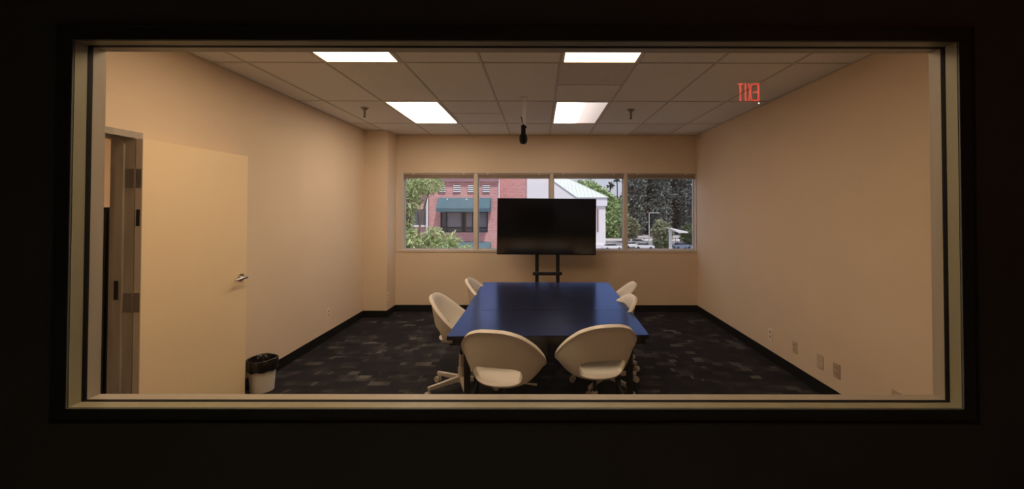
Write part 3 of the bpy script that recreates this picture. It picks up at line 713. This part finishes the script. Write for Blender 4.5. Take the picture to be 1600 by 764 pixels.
# strip window under the awning
wd = MB().box(wx0, wx1, BY+.30, BY+.34, wz0, wz1).build('window', M['pane_dark'], bb)
for k, px in enumerate((690.3, 699.5, 725, 728, 741, 763.7)):
    x = P(px, 0, BY+.25).x; w = .05 if k not in (2, 3) else .10
    MB().box(x-w, x+w, BY+.2, BY+.30, wz0, wz1).build('window_mullion', M['bronze'], wd)
for py in (330.8, 356, 363): z = P(0, py, BY+.2).z; MB().box(wx0, wx1, BY+.21, BY+.29, z-.05, z+.05).build('window_rail', M['bronze'], wd)
for a, b in ((701, 723), (730, 740), (742, 762)): MB().box(P(a, 0, BY+.3).x, P(b, 0, BY+.3).x, BY+.285, BY+.298, P(0, 355, BY+.3).z, P(0, 333, BY+.3).z).build('pane', M['pane_pale'], wd)
MB().box(P(690, 0, BY).x, P(695.5, 0, BY).x, BY+.05, BY+.2, zv(331.6), zv(330.2)).build('wall_lamp', M['louvre'], bb)
sx0, sx1 = P(645, 0, BY+.5).x, P(667, 0, BY+.5).x
sw = MB().box(sx0, sx1, BY+.44, BY+.495, zv(352), zv(327)).build('window', M['pane_dark'], bb)
MB().box(sx0-.1, sx1+.1, BY+.30, BY+.49, zv(355), zv(352.5)).build('window_sill', M['louvre'], sw)
MB().box((sx0+sx1)/2-.04, (sx0+sx1)/2+.04, BY+.40, BY+.438, zv(352), zv(327)).build('window_mullion', M['bronze'], sw)

# white building with a pale green hipped metal roof
wbld = empty('white_building', (0, 0, 0), 0, 'white building with pale green hipped metal roof', 'building')
D = 100.0
we = P(948, 0, D).x; wl_ = P(826, 0, D).x
ez = P(0, 308.5, D).z
MB().box(wl_, we, D, D+27, GZ, ez-.3).build('wall', M['stucco'], wbld)
MB().box(wl_-.3, we+.35, D-.35, D+27, P(0, 322, D).z, ez, .05).build('cornice', M['stucco_trim'], wbld)
MB().box(wl_, we+.2, D-.25, D+.0, GZ, P(0, 381.5, D).z).build('base_course', M['stucco_trim'], wbld)
MB().box(P(934.5, 0, D).x, P(937, 0, D).x, D-.12, D-.005, P(0, 362, D).z, P(0, 326, D).z).build('window', M['mauve_shade'], wbld)
MB().box(P(880, 0, D).x, P(925, 0, D).x, D-.12, D-.005, P(0, 362, D).z, P(0, 330, D).z).build('window', M['pane_dark'], wbld)
# hipped roof: eave rectangle rising to a ridge
rz_ = P(0, 279.5, D+14).z; ov = .6
R0 = (wl_-ov, D-ov); R1 = (we+ov, D-ov); depth = 28.
ridge_y = D+13.; ra = Vector((P(865, 0, ridge_y).x, ridge_y, rz_)); rb = Vector((P(890, 0, ridge_y).x, ridge_y, rz_)); rc = Vector((rb.x, D+depth-13, rz_))
rb_m = bmesh.new()
e0 = Vector((R0[0], R0[1], ez)); e1 = Vector((R1[0], R1[1], ez)); e2 = Vector((R1[0], D+depth, ez)); e3 = Vector((R0[0], D+depth, ez))
# hip point where the front slope meets the side slope
ra = Vector((rb.x-9, ridge_y, rz_))
vv = [rb_m.verts.new(p) for p in (e0, e1, e2, e3, ra, rb, Vector((rb.x, D+depth-13, rz_)), Vector((ra.x, D+depth-13, rz_)))]
for f_ in ((0, 1, 5, 4), (1, 2, 6, 5), (2, 3, 7, 6), (3, 0, 4, 7), (4, 5, 6, 7), (3, 2, 1, 0)): rb_m.faces.new([vv[i] for i in f_])
me = bpy.data.meshes.new('roof'); bmesh.ops.recalc_face_normals(rb_m, faces=rb_m.faces); rb_m.to_mesh(me); rb_m.free()
rf = link('roof', me, M['roof'], wbld)
MB().tube([e1, rb], .13, 6).build('hip_cap', M['rib'], rf); MB().tube([e0, ra], .13, 6).build('hip_cap', M['rib'], rf)
nrib = 22
for k in range(1, nrib):
    s = k/nrib; a = e0.lerp(e1, s)
    # seam rises square to the eave until it meets hip or ridge
    xs_ = a.x
    if xs_ < ra.x: q = (xs_-e0.x)/(ra.x-e0.x)
    elif xs_ > rb.x: q = (e1.x-xs_)/(e1.x-rb.x)
    else: q = 1
    b = Vector((xs_, e0.y+(ridge_y-e0.y)*q, ez+(rz_-ez)*q))
    MB().tube([a+Vector((0, 0, .03)), b+Vector((0, 0, .03))], .05, 5).build('roof_seam', M['rib'], rf)
# taller white wing behind, left
DW = 94.
q = lambda px, py: (P(px, 0, DW).x, P(0, py, DW).z)
wing = MB().prism([(q(820, 0)[0]-6, GZ), (q(903, 0)[0], GZ), q(903, 309), q(866, 282.5), (q(864.5, 0)[0], 9.5), (q(820, 0)[0]-6, 9.5)], 'y', DW, DW+5.2).build('white_wing', M['stucco'])
MB().tube([(*[q(903.5, 0)[0]], DW-.08, q(0, 309)[1]), (q(866, 0)[0], DW-.08, q(0, 282.5)[1])], .09, 6).build('rake_trim', M['pole'], wing)
tag(wing, 'tall plain white wing behind the television with one slanted shoulder', 'building')

# trees
def foliage(blobs, count, size, mtl, name, parent, seed=1, aspect=.45, droop=.0, shell=.55):
    rnd = np.random.default_rng(seed)
    vol = np.array([b[1]*b[2]*b[3] for b in [(0, *bb_[3:6]) for bb_ in blobs]])**(2/3); pr_ = vol/vol.sum()
    idx = rnd.choice(len(blobs), count, p=pr_)
    B = np.array(blobs)[idx]
    d = rnd.normal(size=(count, 3)); d /= np.linalg.norm(d, axis=1)[:, None]
    rad = shell+(1-shell)*rnd.random(count)**.5; rad *= 1+.12*rnd.normal(size=count)
    c = B[:, :3]+d*rad[:, None]*B[:, 3:6]
    ax = rnd.normal(size=(count, 3))+d*.8; ax[:, 2] -= droop; ax /= np.linalg.norm(ax, axis=1)[:, None]
    sd = np.cross(ax, d+rnd.normal(size=(count, 3))*.5); sd /= np.linalg.norm(sd, axis=1)[:, None]+1e-9
    s = size*(.6+.8*rnd.random(count))[:, None]
    nrm = np.cross(ax, sd)
    v = np.stack([c, c+ax*s*.45+sd*s*aspect*.5+nrm*s*.06, c+ax*s, c+ax*s*.45-sd*s*aspect*.5+nrm*s*.06], 1).reshape(-1, 3)
    me_ = bpy.data.meshes.new(name); me_.from_pydata(v.tolist(), [], np.arange(count*4).reshape(-1, 4).tolist()); me_.update()
    return link(name, me_, mtl, parent)
def tree(name, base, blobs, count, size, leaf, bark, lab, trunk_r=.2, top=None, group=None, seed=1, cat='tree', **kw):
    t = empty(name, base, 0, lab, cat, group)
    bl = [(b[0]-base[0], b[1]-base[1], b[2]-base[2], *b[3:]) for b in blobs]
    foliage(bl, count, size, leaf, 'foliage', t, seed, **kw)
    hi = Vector(top)-Vector(base) if top else Vector(bl[0][:3])
    tr_ = MB(); tr_.tube([(0, 0, 0), hi*.5+Vector((.1, 0, 0)), hi], [trunk_r, trunk_r*.7, trunk_r*.3], 8)
    for b in bl[:8]:
        tr_.tube([hi*.55, Vector(b[:3])*.6+hi*.28+Vector((0, 0, .1)), b[:3]], [trunk_r*.4, trunk_r*.25, trunk_r*.1], 6)
    tr_.build('trunk', bark, t)
    return t
def bl(px, py, d, rx, rz, ry=None):
    p = P(px, py, d); k = d/FOC
    return (p.x, p.y, p.z, rx*k, (ry or rx)*k, rz*k)
D1 = 11.5
tree('leafy_tree', (P(618, 0, D1).x, D1+.3, GZ),
     [bl(648, 293, D1, 20, 18), bl(675, 287, D1, 18, 14), bl(640, 285, D1, 16, 16), bl(646, 316, D1, 15, 16), bl(638, 338, D1, 10, 15),
      bl(645, 376, D1, 18, 16), bl(668, 383, D1, 20, 12), bl(680, 368, D1, 14, 14), bl(693, 385, D1, 18, 14), bl(708, 374, D1, 11, 9), bl(724, 389, D1, 14, 8),
      bl(640, 362, D1, 10, 8), bl(620, 330, D1, 16, 30), bl(615, 380, D1, 20, 24), bl(606, 278, D1, 20, 22), bl(690, 410, D1, 50, 18), bl(640, 415, D1, 40, 25)],
     9500, .125, L['near'], M['bark'], 'leafy light green tree close outside the leftmost pane', .11, (P(640, 0, D1).x, D1, 2.6), seed=3, aspect=.30, droop=.9, shell=.3)
D2 = 136.
tree('leafy_tree', (P(945, 0, D2).x, D2+4, GZ),
     [bl(920, 306, D2+6, 22, 22), bl(900, 296, D2+12, 16, 12), bl(943, 318, D2+4, 18, 20), bl(955, 345, D2+3, 22, 28), bl(962, 372, D2+2, 15, 14), bl(958, 383, D2+1, 15, 9), bl(970, 330, D2+6, 10, 20), bl(940, 375, D2+3, 14, 14)],
     12000, 1.0, L['bright'], M['bark'], 'bright green tree beside the white building', .4, (P(950, 0, D2).x, D2+4, 6), seed=4, aspect=.6)
D3 = 150.
grp = 'tall dark conifers across the street'
cps = [(995, 262, 16, 62, 'tall dark conifer right behind the third mullion, leftmost of the row'), (1012, 268, 16, 60, 'tall dark conifer second from the left, left of the lamp post'),
       (1034, 258, 17, 64, 'tall dark conifer third from the left, behind the lamp post'), (1056, 266, 17, 62, 'tall dark conifer fourth from the left, above the white shelter'),
       (1080, 260, 18, 66, 'tall dark conifer rightmost of the row, next to the right wall')]
for k, (px, py, rw, rh, lab) in enumerate(cps):
    dd = D3+(k % 2)*7
    blobs = [bl(px+random.uniform(-3, 3), y_, dd, rw*q*random.uniform(.85, 1.1), 14) for y_, q in ((240, .6), (256, .8), (272, .95), (288, 1), (304, 1.05), (320, 1.0), (336, 1), (350, .85))]
    tree('tall_conifer', (P(px, 0, dd).x, dd, GZ), blobs, 8000, .95, L['dark'], M['bark_dark'], lab, .5, (P(px, 0, dd).x, dd, 18), grp, 20+k, aspect=.5, droop=.5)
for k, (px, py, rx, rz, d, lab, leaf) in enumerate(((986, 356, 12, 15, 120, 'small rounded olive tree beside the third mullion', 'mid'), (1036, 362, 13, 15, 108, 'small rounded olive tree between lamp post and white shelter', 'mid'),
                                                 (1080, 367, 12, 16, 108, 'small rounded tree right of the white shelter, by the right wall', 'hedge'))):
    tree('street_tree', (P(px, 0, d).x, d, GZ), [bl(px, py, d, rx, rz), bl(px-rx*.5, py+4, d, rx*.6, rz*.6), bl(px+rx*.5, py+3, d, rx*.6, rz*.7), bl(px+2, py-rz*.5, d, rx*.6, rz*.5)],
         2600, .75, L[leaf], M['bark'], lab, .18, None, 'small street trees', 40+k, aspect=.6)
# line of shrubs at the edge of the lot
for k, (px, py, rx, rz) in enumerate(((1030, 385, 7, 5), (1044, 386, 5, 4))):
    d = 100; p = P(px, py, d)
    o = empty('shrub', (p.x, d, GZ), 0, ('low dark shrub left of the white shelter post', 'low dark shrub at the foot of the white shelter post')[k], 'shrub', 'low shrubs by the lot')
    foliage([(0, 0, .9, rx*d/FOC, rx*d/FOC, 1.0)], 900, .5, L['hedge'], 'foliage', o, 60+k)
# far tree belt fills in under the conifers
for k, px in enumerate((975, 1003, 1028, 1052, 1078, 1105, 905)):
    d = 190; x = P(px, 0, d).x
    tree('distant_tree', (x, d, GZ), [(x, d, -2, 5, 4, 5), (x+2, d, 3, 4, 3, 5)], 1800, 1.5, L['dark'], M['bark_dark'],
         ('dark tree in the far belt behind the tall conifers', 'dark tree rising far behind the white roof')[k == 6], .4, None, 'far belt of dark trees', 70+k, aspect=.6)
# palm
for (px, py, lab) in ((955, 290, 'palm tree with round crown seen in the sky beside the third mullion'), (966, 281, 'taller palm tree cut by the third mullion')):
    d = 180 if px == 955 else 200; p = P(px, py, d)
    t = empty('palm_tree', (p.x, d, GZ), 0, lab, 'palm tree', 'palms on the skyline')
    MB().tube([(0, 0, 0), (.2, 0, (p.z-GZ)*.5), (0, 0, p.z-GZ)], [.35, .25, .22], 8).build('trunk', M['bark_dark'], t)
    fv, ff = [], []
    for q in range(46):
        a = random.uniform(0, 2*PI); e = random.uniform(-.6, 1.3); ln = random.uniform(1.9, 2.6)
        dr = Vector((math.cos(a)*math.cos(e), math.sin(a)*math.cos(e), math.sin(e))); sd = dr.cross(Vector((0, 0, 1))).normalized()*.32
        b = Vector((0, 0, p.z-GZ)); n0 = len(fv)
        fv += [b, b+dr*ln*.6+sd, b+dr*ln-Vector((0, 0, .5)), b+dr*ln*.6-sd]; ff.append((n0, n0+1, n0+2, n0+3))
    me = bpy.data.meshes.new('fronds'); me.from_pydata([tuple(v) for v in fv], [], ff); tag(link('fronds', me, L['palm'], t), kind='stuff')

# cars
def car(px, py, d, rz, body, lab):
    p = P(px, py, d)
    t = empty('parked_car', (p.x, d, GZ), rz, lab, 'car', 'parked cars in the lot')
    b = MB(); prof = [(-2.2, .35), (-2.25, .75), (-2.1, .95), (-1.1, 1.02), (1.4, 1.0), (2.15, .85), (2.25, .6), (2.2, .35)]
    b.prism(prof, 'y', -.88, .88); bmesh.ops.bevel(b.bm, geom=list(b.bm.edges), offset=.06, segments=2, affect='EDGES'); b.build('body', body, t, smooth=True)
    c = MB(); c.prism([(-1.75, 1.0), (-1.2, 1.42), (.35, 1.45), (1.05, 1.0)], 'y', -.74, .74); c.build('windows', M['carglass'], t)
    MB().box(-1.15, .32, -.70, .70, 1.43, 1.48, .02).build('roof', body, t, smooth=True)
    for x in (-1.4, 1.4):
        for s in (-1, 1): MB().tube([(x, s*.70, .33), (x, s*.90, .33)], .33, 16).build('wheel', M['tyre'], t, smooth=True)
for a in ((988, 384, 103, .35, M['carwhite'], 'white parked car beside the third mullion'), (1009, 386, 100, -.25, M['carwhite'], 'white parked car below the lamp post'),
          (1000, 380, 112, .1, M['cargrey'], 'silver parked car behind the two white cars'), (958, 388, 98, .15, M['carwhite'], 'white parked car beside the white building corner'),
          (1067, 388, 101, .2, M['carblue'], 'slate blue parked car right of the white shelter post')): car(*a)
# lamp post
d = 118; p = P(1016, 0, d); zt_ = P(0, 332.5, d).z
t = empty('lamp_post', (p.x, d, GZ), 0, 'pale parking lot lamp post with one long arm', 'lamp post')
MB().tube([(0, 0, 0), (0, 0, zt_-GZ)], [.14, .09], 10).build('pole', M['pole'], t, smooth=True)
MB().tube([(0, 0, zt_-GZ), (2.0, 0, zt_-GZ+.05)], .07, 8).build('arm', M['pole'], t)
MB().box(1.9, 2.75, -.2, .2, zt_-GZ-.06, zt_-GZ+.12, .03).build('lamp_head', M['pole'], t)
# white shelter with slanting roof
d = 88; p = P(1049.5, 0, d); z0, z1 = P(0, 355, d).z-GZ, P(0, 361, d).z-GZ
t = empty('white_shelter', (p.x, d, GZ), 0, 'white post and slanting flat roof of a shelter in the lot', 'shelter')
MB().box(-.32, .22, -.2, .2, 0, z0-.1, .02).build('post', M['louvre'], t)
MB().prism([(-.5, z0), (3.0, z1), (3.0, z1-.28), (1.2, z1-.22), (-.5, z0-.15)], 'y', -1.6, 1.6).build('roof_panel', M['louvre'], t)
# boundary fence of the lot
fx = empty('lot_barrier', (P(975, 0, 124).x, 124, GZ), 0, 'low dark rail barrier between lot and street', 'barrier')
MB().box(0, 30, -.05, .05, .8, .95).build('rail', M['bark_dark'], fx)
for k in range(11): MB().box(k*3-.06, k*3+.06, -.06, .06, 0, .8).build('post', M['bark_dark'], fx)
